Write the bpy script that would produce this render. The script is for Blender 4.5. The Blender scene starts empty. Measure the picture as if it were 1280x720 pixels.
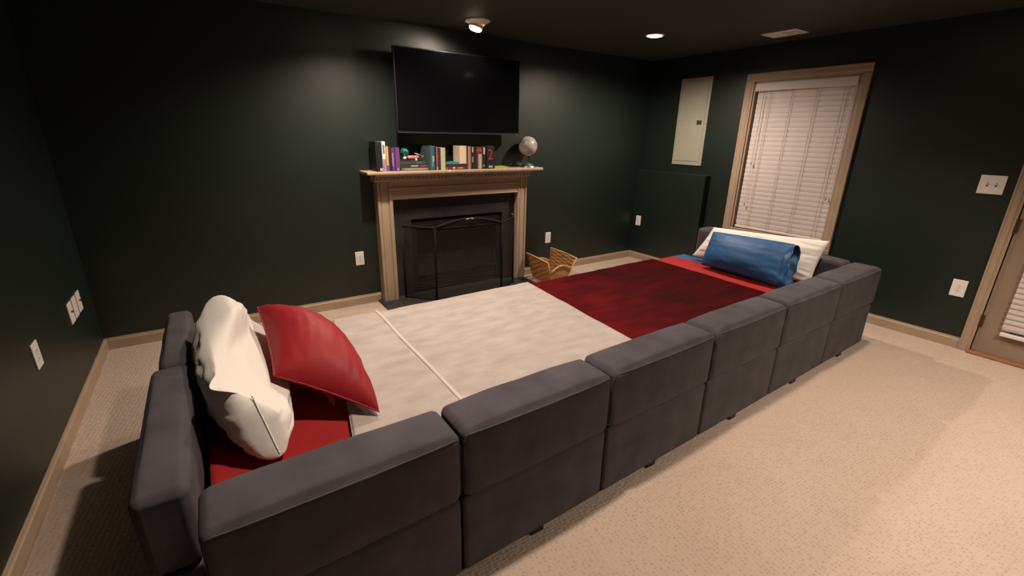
import bpy, bmesh, math, random
from mathutils import Vector, Matrix, noise
random.seed(7)
C = bpy.context.scene.collection
PI = math.pi

# ---------------------------------------------------------------- camera
cam_d = bpy.data.cameras.new('camera')
cam_d.sensor_width = 36.0
cam_d.lens = 567.386 / 1280 * 36
cam_d.clip_start = 0.02
cam = bpy.data.objects.new('camera', cam_d)
C.objects.link(cam)
cr = Vector((0.8340663, -0.5513879, 0.0174588))
cu = Vector((0.1620289, 0.2751019, 0.9476632))
cf = Vector((0.5273330, 0.7875852, -0.3187940))
mw = Matrix.Identity(4)
for i in range(3):
    mw[i][0] = cr[i]; mw[i][1] = cu[i]; mw[i][2] = -cf[i]
mw.translation = Vector((-1.29606, -4.01802, 1.49828))
cam.matrix_world = mw
bpy.context.scene.camera = cam

# ---------------------------------------------------------------- world, exposure
W = bpy.data.worlds.new('dusk'); bpy.context.scene.world = W
W.use_nodes = True
W.node_tree.nodes['Background'].inputs[0].default_value = (0.30, 0.36, 0.55, 1)
W.node_tree.nodes['Background'].inputs[1].default_value = 0.12
vs = bpy.context.scene.view_settings
vs.view_transform = 'Standard'; vs.look = 'None'; vs.gamma = 1.0; vs.use_curve_mapping = False
vs.exposure = 0.08

# room lamps: (x, y, power, spot angle, blend, aim offset)
WARM = (1.0, 0.825, 0.69)
CEIL = 2.352
XL, XR, YF = -2.068, 3.349, -6.2
BED = 0.412

# ---------------------------------------------------------------- helpers
def link(o, parent=None):
    C.objects.link(o)
    if parent is not None: o.parent = parent
    return o

def tag(o, label=None, cat=None, group=None, kind=None):
    if label: o['label'] = label
    if cat: o['category'] = cat
    if group: o['group'] = group
    if kind: o['kind'] = kind
    return o

def thing(name, label, cat=None, loc=(0, 0, 0), rz=0.0, group=None):
    o = bpy.data.objects.new(name, None)
    o.empty_display_size = 0.05
    o.location = loc; o.rotation_euler = (0, 0, rz)
    link(o)
    return tag(o, label, cat, group)

def obj(name, bm, m, parent=None, smooth=False, label=None):
    me = bpy.data.meshes.new(name)
    bmesh.ops.recalc_face_normals(bm, faces=bm.faces[:])
    bm.to_mesh(me); bm.free()
    if smooth:
        for p in me.polygons: p.use_smooth = True
    ms = m if isinstance(m, (list, tuple)) else [m]
    for q in ms: me.materials.append(q)
    o = bpy.data.objects.new(name, me)
    link(o, parent)
    if label: o['label'] = label
    return o

def struct(name, bm, m, parent=None, label=None, smooth=False):
    o = obj(name, bm, m, parent, smooth)
    if parent is None: o['kind'] = 'structure'
    if label: o['label'] = label
    return o

def dup(root, loc=None, rz=None):
    r = root.copy(); C.objects.link(r)
    if loc is not None: r.location = loc
    if rz is not None: r.rotation_euler = (0, 0, rz)
    for ch in list(root.children):
        c = ch.copy(); C.objects.link(c); c.parent = r
        for g in list(ch.children):
            d = g.copy(); C.objects.link(d); d.parent = c
    return r

def box(bm, x0, x1, y0, y1, z0, z1, bev=0.0, seg=1, mi=0):
    vs_ = [bm.verts.new((x, y, z)) for x in (x0, x1) for y in (y0, y1) for z in (z0, z1)]
    f = [(0, 1, 3, 2), (4, 6, 7, 5), (0, 4, 5, 1), (2, 3, 7, 6), (0, 2, 6, 4), (1, 5, 7, 3)]
    fs = [bm.faces.new([vs_[i] for i in q]) for q in f]
    for q in fs: q.material_index = mi
    if bev > 0:
        ed = list({e for q in fs for e in q.edges})
        r = bmesh.ops.bevel(bm, geom=ed, offset=bev, segments=seg, affect='EDGES', profile=0.5)
        for q in r['faces']: q.material_index = mi
    return bm

def B(*a, **k): return box(bmesh.new(), *a, **k)

def tube(bm, pts, r, n=8, cap=True, mi=0):
    pts = [Vector(p) for p in pts]
    rings = []
    up = Vector((0, 0, 1))
    for i, p in enumerate(pts):
        t = (pts[min(i + 1, len(pts) - 1)] - pts[max(i - 1, 0)]).normalized()
        a = t.cross(up)
        if a.length < 1e-4: a = t.cross(Vector((1, 0, 0)))
        a.normalize(); b = a.cross(t)
        rr = r[i] if isinstance(r, (list, tuple)) else r
        rings.append([bm.verts.new(p + a * math.cos(2 * PI * k / n) * rr + b * math.sin(2 * PI * k / n) * rr) for k in range(n)])
    for i in range(len(rings) - 1):
        for k in range(n):
            f = bm.faces.new((rings[i][k], rings[i][(k + 1) % n], rings[i + 1][(k + 1) % n], rings[i + 1][k]))
            f.material_index = mi
    if cap:
        for rg in (rings[0], rings[-1]):
            bm.faces.new(rg).material_index = mi
    return bm

def lathe(bm, prof, M=None, n=32, mi=0, cap=True):
    M = M or Matrix.Identity(4)
    rings = []
    for (r, z) in prof:
        rings.append([bm.verts.new(M @ Vector((r * math.cos(2 * PI * k / n), r * math.sin(2 * PI * k / n), z))) for k in range(n)])
    for i in range(len(rings) - 1):
        for k in range(n):
            bm.faces.new((rings[i][k], rings[i][(k + 1) % n], rings[i + 1][(k + 1) % n], rings[i + 1][k])).material_index = mi
    if cap:
        for rg in (rings[0], rings[-1]): bm.faces.new(rg).material_index = mi
    return bm

def prism(bm, poly, axis, a0, a1, mi=0):
    """extrude a 2-D outline along an axis; poly in the other two axes in xyz order"""
    def pt(q, a):
        l = list(q); l.insert(axis, a); return l
    v0 = [bm.verts.new(pt(q, a0)) for q in poly]; v1 = [bm.verts.new(pt(q, a1)) for q in poly]
    n = len(poly)
    bm.faces.new(v0).material_index = mi; bm.faces.new(v1).material_index = mi
    for i in range(n):
        bm.faces.new((v0[i], v0[(i + 1) % n], v1[(i + 1) % n], v1[i])).material_index = mi
    return bm

def softbox(x0, x1, y0, y1, z0, z1, r=0.04, bulge=0.006, nz=0.003, seed=0, lean=0.0, n=12, ends=(1, 1, 1)):
    """rounded, slightly stuffed upholstery block"""
    def coords(a, b):
        s = [r * (1 - math.tan(math.radians(t))) for t in (45, 32, 20, 9, 0)]
        lo = [a + q for q in s]; hi = [b - q for q in reversed(s)]
        mid = [lo[-1] + (hi[0] - lo[-1]) * i / n for i in range(1, n)]
        return lo + mid + hi
    X, Y, Z = coords(x0, x1), coords(y0, y1), coords(z0, z1)
    bm = bmesh.new(); vt = {}
    cx, cy, cz = (x0 + x1) / 2, (y0 + y1) / 2, (z0 + z1) / 2
    hx, hy, hz = (x1 - x0) / 2, (y1 - y0) / 2, (z1 - z0) / 2
    def V(i, j, k):
        key = (i, j, k)
        if key in vt: return vt[key]
        p = Vector((X[i], Y[j], Z[k]))
        q = Vector((min(max(p.x, x0 + r), x1 - r), min(max(p.y, y0 + r), y1 - r), min(max(p.z, z0 + r), z1 - r)))
        d = p - q
        if d.length > 1e-9: d.normalize()
        p = q + d * r
        u, v, w = (p.x - cx) / hx, (p.y - cy) / hy, (p.z - cz) / hz
        amp = bulge * (1 - u ** 4 * (abs(d.x) < .9)) * (1 - v ** 4 * (abs(d.y) < .9)) * (1 - w ** 4 * (abs(d.z) < .9))
        k_ = sum(abs(d[q]) * ends[q] for q in range(3)) / max(1e-6, sum(abs(c_) for c_ in d))
        amp = amp * k_ + k_ * nz * noise.noise(Vector((p.x * 6 + seed * 3.1, p.y * 6, p.z * 6)))
        p = p + d * amp
        p.y += lean * (p.z - z0)
        vt[key] = bm.verts.new(p)
        return vt[key]
    nx, ny, nz_ = len(X) - 1, len(Y) - 1, len(Z) - 1
    for i in range(nx):
        for j in range(ny):
            for k in (0, nz_): bm.faces.new((V(i, j, k), V(i + 1, j, k), V(i + 1, j + 1, k), V(i, j + 1, k)))
    for i in range(nx):
        for k in range(nz_):
            for j in (0, ny): bm.faces.new((V(i, j, k), V(i + 1, j, k), V(i + 1, j, k + 1), V(i, j, k + 1)))
    for j in range(ny):
        for k in range(nz_):
            for i in (0, nx): bm.faces.new((V(i, j, k), V(i, j + 1, k), V(i, j + 1, k + 1), V(i, j, k + 1)))
    return bm

# ---------------------------------------------------------------- materials
MATS = {}
def mat(name, col, rough=0.6, var=0.0, vscale=20.0, bump=0.0, bscale=200.0, metal=0.0, sheen=0.0, spec=0.5, stretch=None, detail=4.0, coat=0.0):
    m = bpy.data.materials.new(name); m.use_nodes = True
    nt = m.node_tree; b = nt.nodes['Principled BSDF']
    b.inputs['Base Color'].default_value = (*col, 1)
    b.inputs['Roughness'].default_value = rough
    b.inputs['Metallic'].default_value = metal
    b.inputs['Specular IOR Level'].default_value = spec
    if coat: b.inputs['Coat Weight'].default_value = coat
    if sheen:
        b.inputs['Sheen Weight'].default_value = sheen
        b.inputs['Sheen Roughness'].default_value = 0.45
        b.inputs['Sheen Tint'].default_value = (*[min(1, c * 2.0 + .1) for c in col], 1)
    tc = nt.nodes.new('ShaderNodeTexCoord')
    vec = tc.outputs['Object']
    if stretch:
        mp = nt.nodes.new('ShaderNodeMapping'); mp.inputs['Scale'].default_value = stretch
        nt.links.new(vec, mp.inputs[0]); vec = mp.outputs[0]
    if var:
        n = nt.nodes.new('ShaderNodeTexNoise'); n.inputs['Scale'].default_value = vscale; n.inputs['Detail'].default_value = detail
        nt.links.new(vec, n.inputs['Vector'])
        r = nt.nodes.new('ShaderNodeValToRGB')
        r.color_ramp.elements[0].position = .3; r.color_ramp.elements[1].position = .7
        r.color_ramp.elements[0].color = (*[c * (1 - var) for c in col], 1)
        r.color_ramp.elements[1].color = (*[min(1, c * (1 + var)) for c in col], 1)
        nt.links.new(n.outputs['Fac'], r.inputs[0]); nt.links.new(r.outputs[0], b.inputs['Base Color'])
    if bump:
        n2 = nt.nodes.new('ShaderNodeTexNoise'); n2.inputs['Scale'].default_value = bscale; n2.inputs['Detail'].default_value = 3
        nt.links.new(vec, n2.inputs['Vector'])
        bp = nt.nodes.new('ShaderNodeBump'); bp.inputs['Strength'].default_value = bump; bp.inputs['Distance'].default_value = 0.004
        nt.links.new(n2.outputs['Fac'], bp.inputs['Height']); nt.links.new(bp.outputs[0], b.inputs['Normal'])
    MATS[name] = m
    return m

def emit(name, col, s):
    m = bpy.data.materials.new(name); m.use_nodes = True
    b = m.node_tree.nodes['Principled BSDF']
    b.inputs['Base Color'].default_value = (*col, 1)
    b.inputs['Emission Color'].default_value = (*col, 1); b.inputs['Emission Strength'].default_value = s
    return m

M_WALL = mat('green_wall_paint', (0.0046, 0.0122, 0.0088), 0.44, var=.08, vscale=3, bump=.08, bscale=160, spec=.62)
M_CEIL = mat('dark_ceiling_paint', (0.030, 0.0345, 0.032), 0.7, bump=.1, bscale=140, spec=.3)
M_TRIM = mat('taupe_trim_paint', (0.38, 0.275, 0.185), 0.45, var=.05, vscale=8, spec=.4)
M_DOOR = mat('taupe_door_paint', (0.27, 0.195, 0.14), 0.5, var=.05, vscale=6, spec=.35)
M_SOFA = mat('charcoal_upholstery', (0.069, 0.062, 0.069), 0.9, var=.22, vscale=7, bump=.35, bscale=420, sheen=.10, spec=.2, detail=8)
M_FOOT = mat('black_plastic', (0.01, 0.01, 0.01), 0.5)
M_WHITE = mat('white_cotton', (0.71, 0.665, 0.60), 0.9, bump=.12, bscale=60, spec=.2, sheen=.1)
M_REDSATIN = mat('red_satin', (0.27, 0.012, 0.016), 0.58, var=.12, vscale=120, bump=.1, bscale=240, sheen=.05, spec=.25, stretch=(1, 6, 1))
M_REDSHEET = mat('red_sheet', (0.30, 0.014, 0.014), 0.75, var=.08, vscale=9, bump=.1, bscale=90, sheen=.2, spec=.25)
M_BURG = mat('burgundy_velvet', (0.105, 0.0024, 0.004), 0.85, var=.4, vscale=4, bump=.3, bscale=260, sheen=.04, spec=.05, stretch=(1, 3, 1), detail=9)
def nap_sheen():  # sheen of the brushed velvet put into the base colour, darker towards the right
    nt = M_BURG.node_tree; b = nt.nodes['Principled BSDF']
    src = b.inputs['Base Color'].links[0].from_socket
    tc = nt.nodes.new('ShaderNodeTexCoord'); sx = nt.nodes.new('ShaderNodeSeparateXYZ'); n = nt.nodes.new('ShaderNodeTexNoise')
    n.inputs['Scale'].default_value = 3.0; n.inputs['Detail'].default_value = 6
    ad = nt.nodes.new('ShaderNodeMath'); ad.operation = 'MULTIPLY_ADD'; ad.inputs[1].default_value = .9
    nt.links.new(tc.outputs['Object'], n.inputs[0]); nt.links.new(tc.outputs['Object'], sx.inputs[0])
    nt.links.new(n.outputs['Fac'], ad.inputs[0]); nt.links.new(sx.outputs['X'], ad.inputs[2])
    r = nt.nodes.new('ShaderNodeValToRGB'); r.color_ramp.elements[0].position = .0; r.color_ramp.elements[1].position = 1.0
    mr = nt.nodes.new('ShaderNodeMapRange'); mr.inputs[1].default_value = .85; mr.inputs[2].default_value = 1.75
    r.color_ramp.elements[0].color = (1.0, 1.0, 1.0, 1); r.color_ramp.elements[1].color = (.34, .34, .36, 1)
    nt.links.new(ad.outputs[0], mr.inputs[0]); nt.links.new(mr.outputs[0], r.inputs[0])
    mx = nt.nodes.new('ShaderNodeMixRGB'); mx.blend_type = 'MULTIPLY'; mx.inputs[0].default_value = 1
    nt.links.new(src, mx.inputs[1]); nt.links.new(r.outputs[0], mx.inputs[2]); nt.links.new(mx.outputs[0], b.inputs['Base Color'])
nap_sheen()
M_GREY = mat('pale_grey_plush', (0.40, 0.345, 0.31), 0.9, var=.13, vscale=7, bump=.35, bscale=240, sheen=.3, spec=.1, stretch=(1, 2.2, 1), detail=9)
M_GREYHEM = mat('pale_grey_hem', (0.52, 0.46, 0.41), 0.85, bump=.2, bscale=200, sheen=.3, spec=.1)
M_BLUE = mat('blue_satin', (0.013, 0.075, 0.19), 0.55, bump=.08, bscale=60, sheen=.1, spec=.35)
M_PLATE = mat('white_plastic', (0.80, 0.74, 0.66), 0.4)
M_SLOT = mat('dark_slot', (0.03, 0.025, 0.02), 0.6)
M_PANEL = mat('putty_metal_paint', (0.30, 0.285, 0.22), 0.5, var=.05, vscale=5)
M_BLIND = mat('white_blind_slat', (0.74, 0.66, 0.62), 0.55, spec=.3)
M_CORD = mat('pale_blind_cord', (0.42, 0.36, 0.33), 0.8)
M_WOODKNOB = mat('tan_wood_tassel', (0.45, 0.33, 0.2), 0.6)
M_SLATE = mat('black_slate', (0.023, 0.022, 0.023), 0.42, var=.35, vscale=9, bump=.15, bscale=30, spec=.4)
M_HEARTH = mat('hearth_slate', (0.026, 0.024, 0.023), 0.55, var=.25, vscale=12, bump=.15, bscale=60)
M_BLACKM = mat('black_metal', (0.007, 0.007, 0.007), 0.65, spec=.2)
M_FIREBRICK = mat('sooty_panel', (0.045, 0.033, 0.026), 0.9, var=.4, vscale=9)
M_LOG = mat('charred_log', (0.06, 0.045, 0.035), 0.9, var=.5, vscale=14, bump=.6, bscale=40)
M_STEEL = mat('brushed_steel', (0.55, 0.52, 0.48), 0.3, metal=1.0)
M_BRONZE = mat('brown_hinge_metal', (0.12, 0.06, 0.035), 0.45, metal=.6)
M_TV = mat('tv_glass', (0.004, 0.004, 0.005), 0.09, spec=.1)
M_TVB = mat('tv_bezel', (0.012, 0.012, 0.013), 0.35)
M_WICKER = mat('wicker', (0.30, 0.135, 0.042), 0.55, var=.35, vscale=45, bump=.3, bscale=150)
M_WICKERL = mat('wicker_light', (0.52, 0.29, 0.12), 0.5, var=.25, vscale=45)
M_OAK = mat('red_oak_threshold', (0.30, 0.125, 0.06), 0.4, var=.25, vscale=30, stretch=(8, 1, 8))
M_LENS = emit('lamp_lens', (1.0, 0.80, 0.58), 14.0)
M_CANTRIM = mat('white_lamp_trim', (0.72, 0.64, 0.55), 0.4)
M_VENT = mat('vent_paint', (0.80, 0.76, 0.68), 0.5)
M_PAPER = mat('book_pages', (0.66, 0.55, 0.40), 0.9, var=.12, vscale=200, stretch=(6, 1, .2))
M_NIGHTGLASS = None

def glass(name, tint, alpha):
    m = bpy.data.materials.new(name); m.use_nodes = True
    nt = m.node_tree; nt.nodes.clear()
    o = nt.nodes.new('ShaderNodeOutputMaterial')
    mx = nt.nodes.new('ShaderNodeMixShader'); t = nt.nodes.new('ShaderNodeBsdfTransparent'); g = nt.nodes.new('ShaderNodeBsdfGlossy')
    t.inputs[0].default_value = (*tint, 1); g.inputs['Roughness'].default_value = .05; g.inputs[0].default_value = (.8, .8, .8, 1)
    mx.inputs[0].default_value = alpha
    nt.links.new(t.outputs[0], mx.inputs[1]); nt.links.new(g.outputs[0], mx.inputs[2]); nt.links.new(mx.outputs[0], o.inputs[0])
    return m
M_GLASS = glass('window_glass', (.9, .93, .95), .06)
M_FIREGLASS = glass('smoked_fire_glass', (.45, .42, .40), .05)

def mesh_screen_mat():
    m = bpy.data.materials.new('woven_wire_mesh'); m.use_nodes = True
    nt = m.node_tree; nt.nodes.clear()
    o = nt.nodes.new('ShaderNodeOutputMaterial'); mx = nt.nodes.new('ShaderNodeMixShader')
    t = nt.nodes.new('ShaderNodeBsdfTransparent'); d = nt.nodes.new('ShaderNodeBsdfPrincipled')
    d.inputs['Base Color'].default_value = (.012, .011, .01, 1); d.inputs['Roughness'].default_value = .5
    mx.inputs[0].default_value = .5
    nt.links.new(t.outputs[0], mx.inputs[1]); nt.links.new(d.outputs[0], mx.inputs[2]); nt.links.new(mx.outputs[0], o.inputs[0])
    return m
M_MESH = mesh_screen_mat()

def carpet_mat():
    m = bpy.data.materials.new('beige_loop_carpet'); m.use_nodes = True
    nt = m.node_tree; b = nt.nodes['Principled BSDF']
    b.inputs['Roughness'].default_value = 1.0; b.inputs['Specular IOR Level'].default_value = .05
    b.inputs['Sheen Weight'].default_value = .2
    tc = nt.nodes.new('ShaderNodeTexCoord'); mp = nt.nodes.new('ShaderNodeMapping')
    mp.inputs['Rotation'].default_value = (0, 0, math.radians(6)); mp.inputs['Scale'].default_value = (50, 74, 1)
    nt.links.new(tc.outputs['Object'], mp.inputs[0])
    v = nt.nodes.new('ShaderNodeTexVoronoi'); v.inputs['Scale'].default_value = 1.0; v.inputs['Randomness'].default_value = .45
    nt.links.new(mp.outputs[0], v.inputs['Vector'])
    n = nt.nodes.new('ShaderNodeTexNoise'); n.inputs['Scale'].default_value = 2.2; n.inputs['Detail'].default_value = 5
    nt.links.new(tc.outputs['Object'], n.inputs['Vector'])
    r = nt.nodes.new('ShaderNodeValToRGB')
    r.color_ramp.elements[0].position = .05; r.color_ramp.elements[0].color = (.385, .285, .215, 1)
    r.color_ramp.elements[1].position = .42; r.color_ramp.elements[1].color = (.505, .392, .307, 1)
    nt.links.new(v.outputs['Distance'], r.inputs[0])
    mx = nt.nodes.new('ShaderNodeMixRGB'); mx.blend_type = 'MULTIPLY'; mx.inputs[0].default_value = .25
    r2 = nt.nodes.new('ShaderNodeValToRGB'); r2.color_ramp.elements[0].position = .3; r2.color_ramp.elements[1].position = .7
    r2.color_ramp.elements[0].color = (.75, .72, .7, 1)
    nt.links.new(n.outputs['Fac'], r2.inputs[0])
    nt.links.new(r.outputs[0], mx.inputs[1]); nt.links.new(r2.outputs[0], mx.inputs[2]); nt.links.new(mx.outputs[0], b.inputs['Base Color'])
    bp = nt.nodes.new('ShaderNodeBump'); bp.inputs['Strength'].default_value = .8; bp.inputs['Distance'].default_value = .006; bp.invert = False
    nt.links.new(v.outputs['Distance'], bp.inputs['Height']); nt.links.new(bp.outputs[0], b.inputs['Normal'])
    return m
M_CARPET = carpet_mat()

# ---------------------------------------------------------------- room shell
OPX0, OPX1, OPZ = 0.235, 1.232, 0.745      # firebox opening in the back wall
struct('floor', B(XL - .15, XR + .15, YF - .15, .15, -.1, 0), M_CARPET, label='beige looped berber carpet')
struct('ceiling', B(XL - .15, XR + .15, YF - .15, .15, CEIL, CEIL + .1), M_CEIL, label='very dark painted ceiling')
bm = bmesh.new()
box(bm, XL - .15, OPX0, 0, .12, 0, CEIL); box(bm, OPX1, XR + .15, 0, .12, 0, CEIL); box(bm, OPX0, OPX1, 0, .12, OPZ, CEIL)
struct('wall_back', bm, M_WALL, label='dark green wall behind the fireplace')
struct('wall_left', B(XL - .12, XL, YF, 0, 0, CEIL), M_WALL, label='dark green wall at left')
WY0, WY1, WZ0, WZ1 = -2.195, -1.285, 0.605, 2.035     # window opening
DY0, DY1, DZ1 = -4.26, -3.345, 2.04                  # door opening
bm = bmesh.new()
box(bm, XR, XR + .15, WY1, 0, 0, CEIL)
box(bm, XR, XR + .15, WY0, WY1, 0, WZ0); box(bm, XR, XR + .15, WY0, WY1, WZ1, CEIL)
box(bm, XR, XR + .15, DY1, WY0, 0, CEIL); box(bm, XR, XR + .15, DY0, DY1, DZ1, CEIL)
box(bm, XR, XR + .15, YF, DY0, 0, CEIL)
struct('wall_right', bm, M_WALL, label='dark green wall with the window and the door')
struct('wall_front', B(XL - .15, XR + .15, YF - .12, YF, 0, CEIL), M_WALL)
BUMP = .095
struct('wall_bumpout', B(XR - BUMP, XR, -.962, 0, 0, 1.118, .004), M_WALL, label='low dark green boxed-out section below the electrical panel')

def baseprof(h=.086, t=.013):
    return [(0, 0), (t, 0), (t, h * .78), (t * .6, h * .86), (t * .45, h), (0, h)]
bp_ = baseprof()
struct('baseboard_back', prism(bmesh.new(), [(-d, z) for d, z in bp_], 0, XL, -.085), M_TRIM)
struct('baseboard_back', prism(bmesh.new(), [(-d, z) for d, z in bp_], 0, 1.492, XR - BUMP), M_TRIM)
struct('baseboard_left', prism(bmesh.new(), [(XL + d, z) for d, z in bp_], 1, YF, 0), M_TRIM)
struct('baseboard_right', prism(bmesh.new(), [(XR - d, z) for d, z in bp_], 1, -3.281, -.962), M_TRIM)
struct('baseboard_bumpout', prism(bmesh.new(), [(XR - BUMP - d, z) for d, z in bp_], 1, -.962, 0), M_TRIM)
struct('baseboard_front', prism(bmesh.new(), [(YF + d, z) for d, z in bp_], 0, XL, XR), M_TRIM)

# ---------------------------------------------------------------- window
win = thing('window_1', 'window with a taupe casing behind closed white blinds', None); win['kind'] = 'structure'
def casing(y0, y1, z0, z1, vertical, inner_sign):
    bm = bmesh.new()
    if vertical:
        a, b = (y0, y1)
        prof = [(0, 0), (.012, 0), (.014, .2), (.019, .35), (.019, .78), (.022, .85), (.022, 1), (0, 1)]
        w = b - a
        poly = [(XR - d, (a + t * w) if inner_sign > 0 else (b - t * w)) for d, t in prof]
        prism(bm, poly, 2, z0, z1)
    else:
        w = z1 - z0
        prof = [(0, 0), (.012, 0), (.014, .2), (.019, .35), (.019, .78), (.022, .85), (.022, 1), (0, 1)]
        poly = [(XR - d, z0 + t * w) for d, t in prof]
        prism(bm, poly, 1, y0, y1)
    return bm
obj('casing', casing(WY1, -1.207, WZ0 - .02, 2.03, True, 1), M_TRIM, win)
obj('casing', casing(-2.262, WY0, WZ0 - .02, 2.03, True, -1), M_TRIM, win)
obj('casing', casing(-2.262, -1.207, 2.03, 2.105, False, 1), M_TRIM, win)
obj('sill', B(XR - .012, XR + .02, WY0, WY1, WZ0 - .03, WZ0 + .003, .003), M_TRIM, win)
obj('casing', casing(-2.262, -1.207, WZ0 - .09, WZ0 - .02, False, 1), M_TRIM, win)
bm = bmesh.new()
for (a, b, c, d) in ((WY0, WY0 + .018, WZ0, WZ1), (WY1 - .018, WY1, WZ0, WZ1), (WY0, WY1, WZ1 - .018, WZ1)):
    box(bm, XR, XR + .13, a, b, c, d)
obj('jamb', bm, M_TRIM, win)
bm = bmesh.new()
zm = (WZ0 + WZ1) / 2
for (a, b, c, d) in ((WY0 + .018, WY0 + .055, WZ0, WZ1), (WY1 - .055, WY1 - .018, WZ0, WZ1), (WY0, WY1, WZ0, WZ0 + .045), (WY0, WY1, WZ1 - .06, WZ1 - .018), (WY0, WY1, zm - .02, zm + .02)):
    box(bm, XR + .085, XR + .12, a, b, c, d)
obj('sash', bm, M_BLIND, win)
obj('pane', B(XR + .10, XR + .105, WY0 + .03, WY1 - .03, WZ0 + .02, zm), M_GLASS, win)
obj('pane', B(XR + .10, XR + .105, WY0 + .03, WY1 - .03, zm, WZ1 - .03), M_GLASS, win)

bl = thing('window_blind', 'closed white horizontal slat blind hanging in the taupe window frame', 'blind', (XR + .03, (WY0 + WY1) / 2, WZ1 - .02))
BX, BY = XR + .03, (WY0 + WY1) / 2
by0, by1 = WY0 + .024, WY1 - .036
loc = lambda a, b, c, d, e, f, **k: B(a - BX, b - BX, c - BY, d - BY, e - (WZ1 - .02), f - (WZ1 - .02), **k)
obj('valance', loc(XR - .012, XR + .012, WY0 + .02, WY1 - .02, 1.945, 2.016, bev=.006, seg=2), M_BLIND, bl)
obj('head_rail', loc(XR + .015, XR + .055, by0, by1, 1.955, 2.01), M_BLIND, bl)
pitch = .0437
slat0 = None
nsl = 30
for i in range(nsl):
    z = 1.935 - i * pitch
    if slat0 is None:
        bm = bmesh.new(); rows = []
        hw = .0255; tilt = math.radians(78)
        for t in (-1, -.5, 0, .5, 1):
            s = t * hw; c = .003 * (1 - t * t)
            x = s * math.cos(tilt) - c * math.sin(tilt); zz = -s * math.sin(tilt) - c * math.cos(tilt)
            rows.append((x, zz))
        top = [(x, zz) for x, zz in rows]; bot = [(x + .0025 * math.sin(tilt), zz + .0025 * math.cos(tilt)) for x, zz in reversed(rows)]
        prism(bm, top + bot, 1, by0 - BY, by1 - BY)
        s = obj('slat', bm, M_BLIND, bl); slat0 = s
        s.location = (0, 0, z - (WZ1 - .02))
    else:
        s = slat0.copy(); C.objects.link(s); s.parent = bl
        s.location = (0, 0, z - (WZ1 - .02))
zlast = 1.935 - (nsl - 1) * pitch
obj('bottom_rail', loc(XR + .012, XR + .05, by0, by1, zlast - .052, zlast - .030, bev=.005, seg=2), M_BLIND, bl)
for yy in (-1.452, -1.655, -1.868, -2.085):
    for dx in (.0,):
        bm = bmesh.new(); tube(bm, [(XR + .006 - BX, yy - BY, 1.95 - WZ1 + .02), (XR + .006 - BX, yy - BY, zlast - .03 - WZ1 + .02)], .0022, 5)
        obj('ladder_cord', bm, M_CORD, bl)
for yy, zz in ((-1.392, 1.29), (-1.395, .88), (-2.163, 1.01), (-2.135, 1.02)):
    bm = bmesh.new(); tube(bm, [(XR - .002 - BX, yy - BY, 1.95 - WZ1 + .02), (XR - .006 - BX, yy - BY, zz - WZ1 + .02)], .0014, 5)
    cd = obj('pull_cord', bm, M_CORD, bl)
    bm = bmesh.new(); lathe(bm, [(.002, 0.0), (.006, -.006), (.008, -.026), (.004, -.032)], Matrix.Translation((XR - .006 - BX, yy - BY, zz - WZ1 + .02)), 10)
    obj('tassel', bm, M_WOODKNOB, cd)

# ---------------------------------------------------------------- door
dr = thing('door_1', 'taupe patio door with a blind over its glass'); dr['kind'] = 'structure'
obj('casing', casing(DY1, -3.281, 0, DZ1, True, 1), M_TRIM, dr)
obj('casing', casing(DY0 - .064, DY0, 0, DZ1, True, -1), M_TRIM, dr)
obj('casing', casing(DY0 - .064, -3.281, DZ1, DZ1 + .064, False, 1), M_TRIM, dr)
bm = bmesh.new()
lx0, lx1, lz0, lz1 = DY0 + .15, -3.50, .20, 1.90
for (a, b, c, d) in ((DY0 + .004, lx0, .02, DZ1 - .004), (lx1, DY1 - .006, .02, DZ1 - .004), (lx0, lx1, .02, lz0), (lx0, lx1, lz1, DZ1 - .004)):
    box(bm, XR + .004, XR + .045, a, b, c, d)
slab = obj('door_slab', bm, M_DOOR, dr)
obj('door_glass', B(XR + .022, XR + .028, lx0, lx1, lz0, lz1), M_GLASS, dr)
bm = bmesh.new()
for (a, b, c, d) in ((lx0 - .03, lx0 + .01, lz0 - .03, lz1 + .03), (lx1 - .01, lx1 + .03, lz0 - .03, lz1 + .03), (lx0, lx1, lz0 - .03, lz0 + .01), (lx0, lx1, lz1 - .01, lz1 + .03)):
    box(bm, XR - .006, XR + .006, a, b, c, d, .003)
obj('glass_bead', bm, M_DOOR, dr)
for hz in (.205, .915, 1.75):
    bm = bmesh.new(); tube(bm, [(XR - .008, DY1 - .002, hz), (XR - .008, DY1 - .002, hz + .10)], .007, 8)
    box(bm, XR - .004, XR + .004, DY1 - .02, DY1 + .012, hz + .004, hz + .096)
    obj('hinge', bm, M_BRONZE, dr)
obj('threshold', B(XR - .05, XR + .10, DY0, DY1 + .01, 0, .018, .006, 2), M_OAK, dr, label='reddish wooden threshold')
obj('jamb', B(XR + .045, XR + .15, DY1 - .012, DY1, 0, DZ1), M_TRIM, dr)

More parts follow.
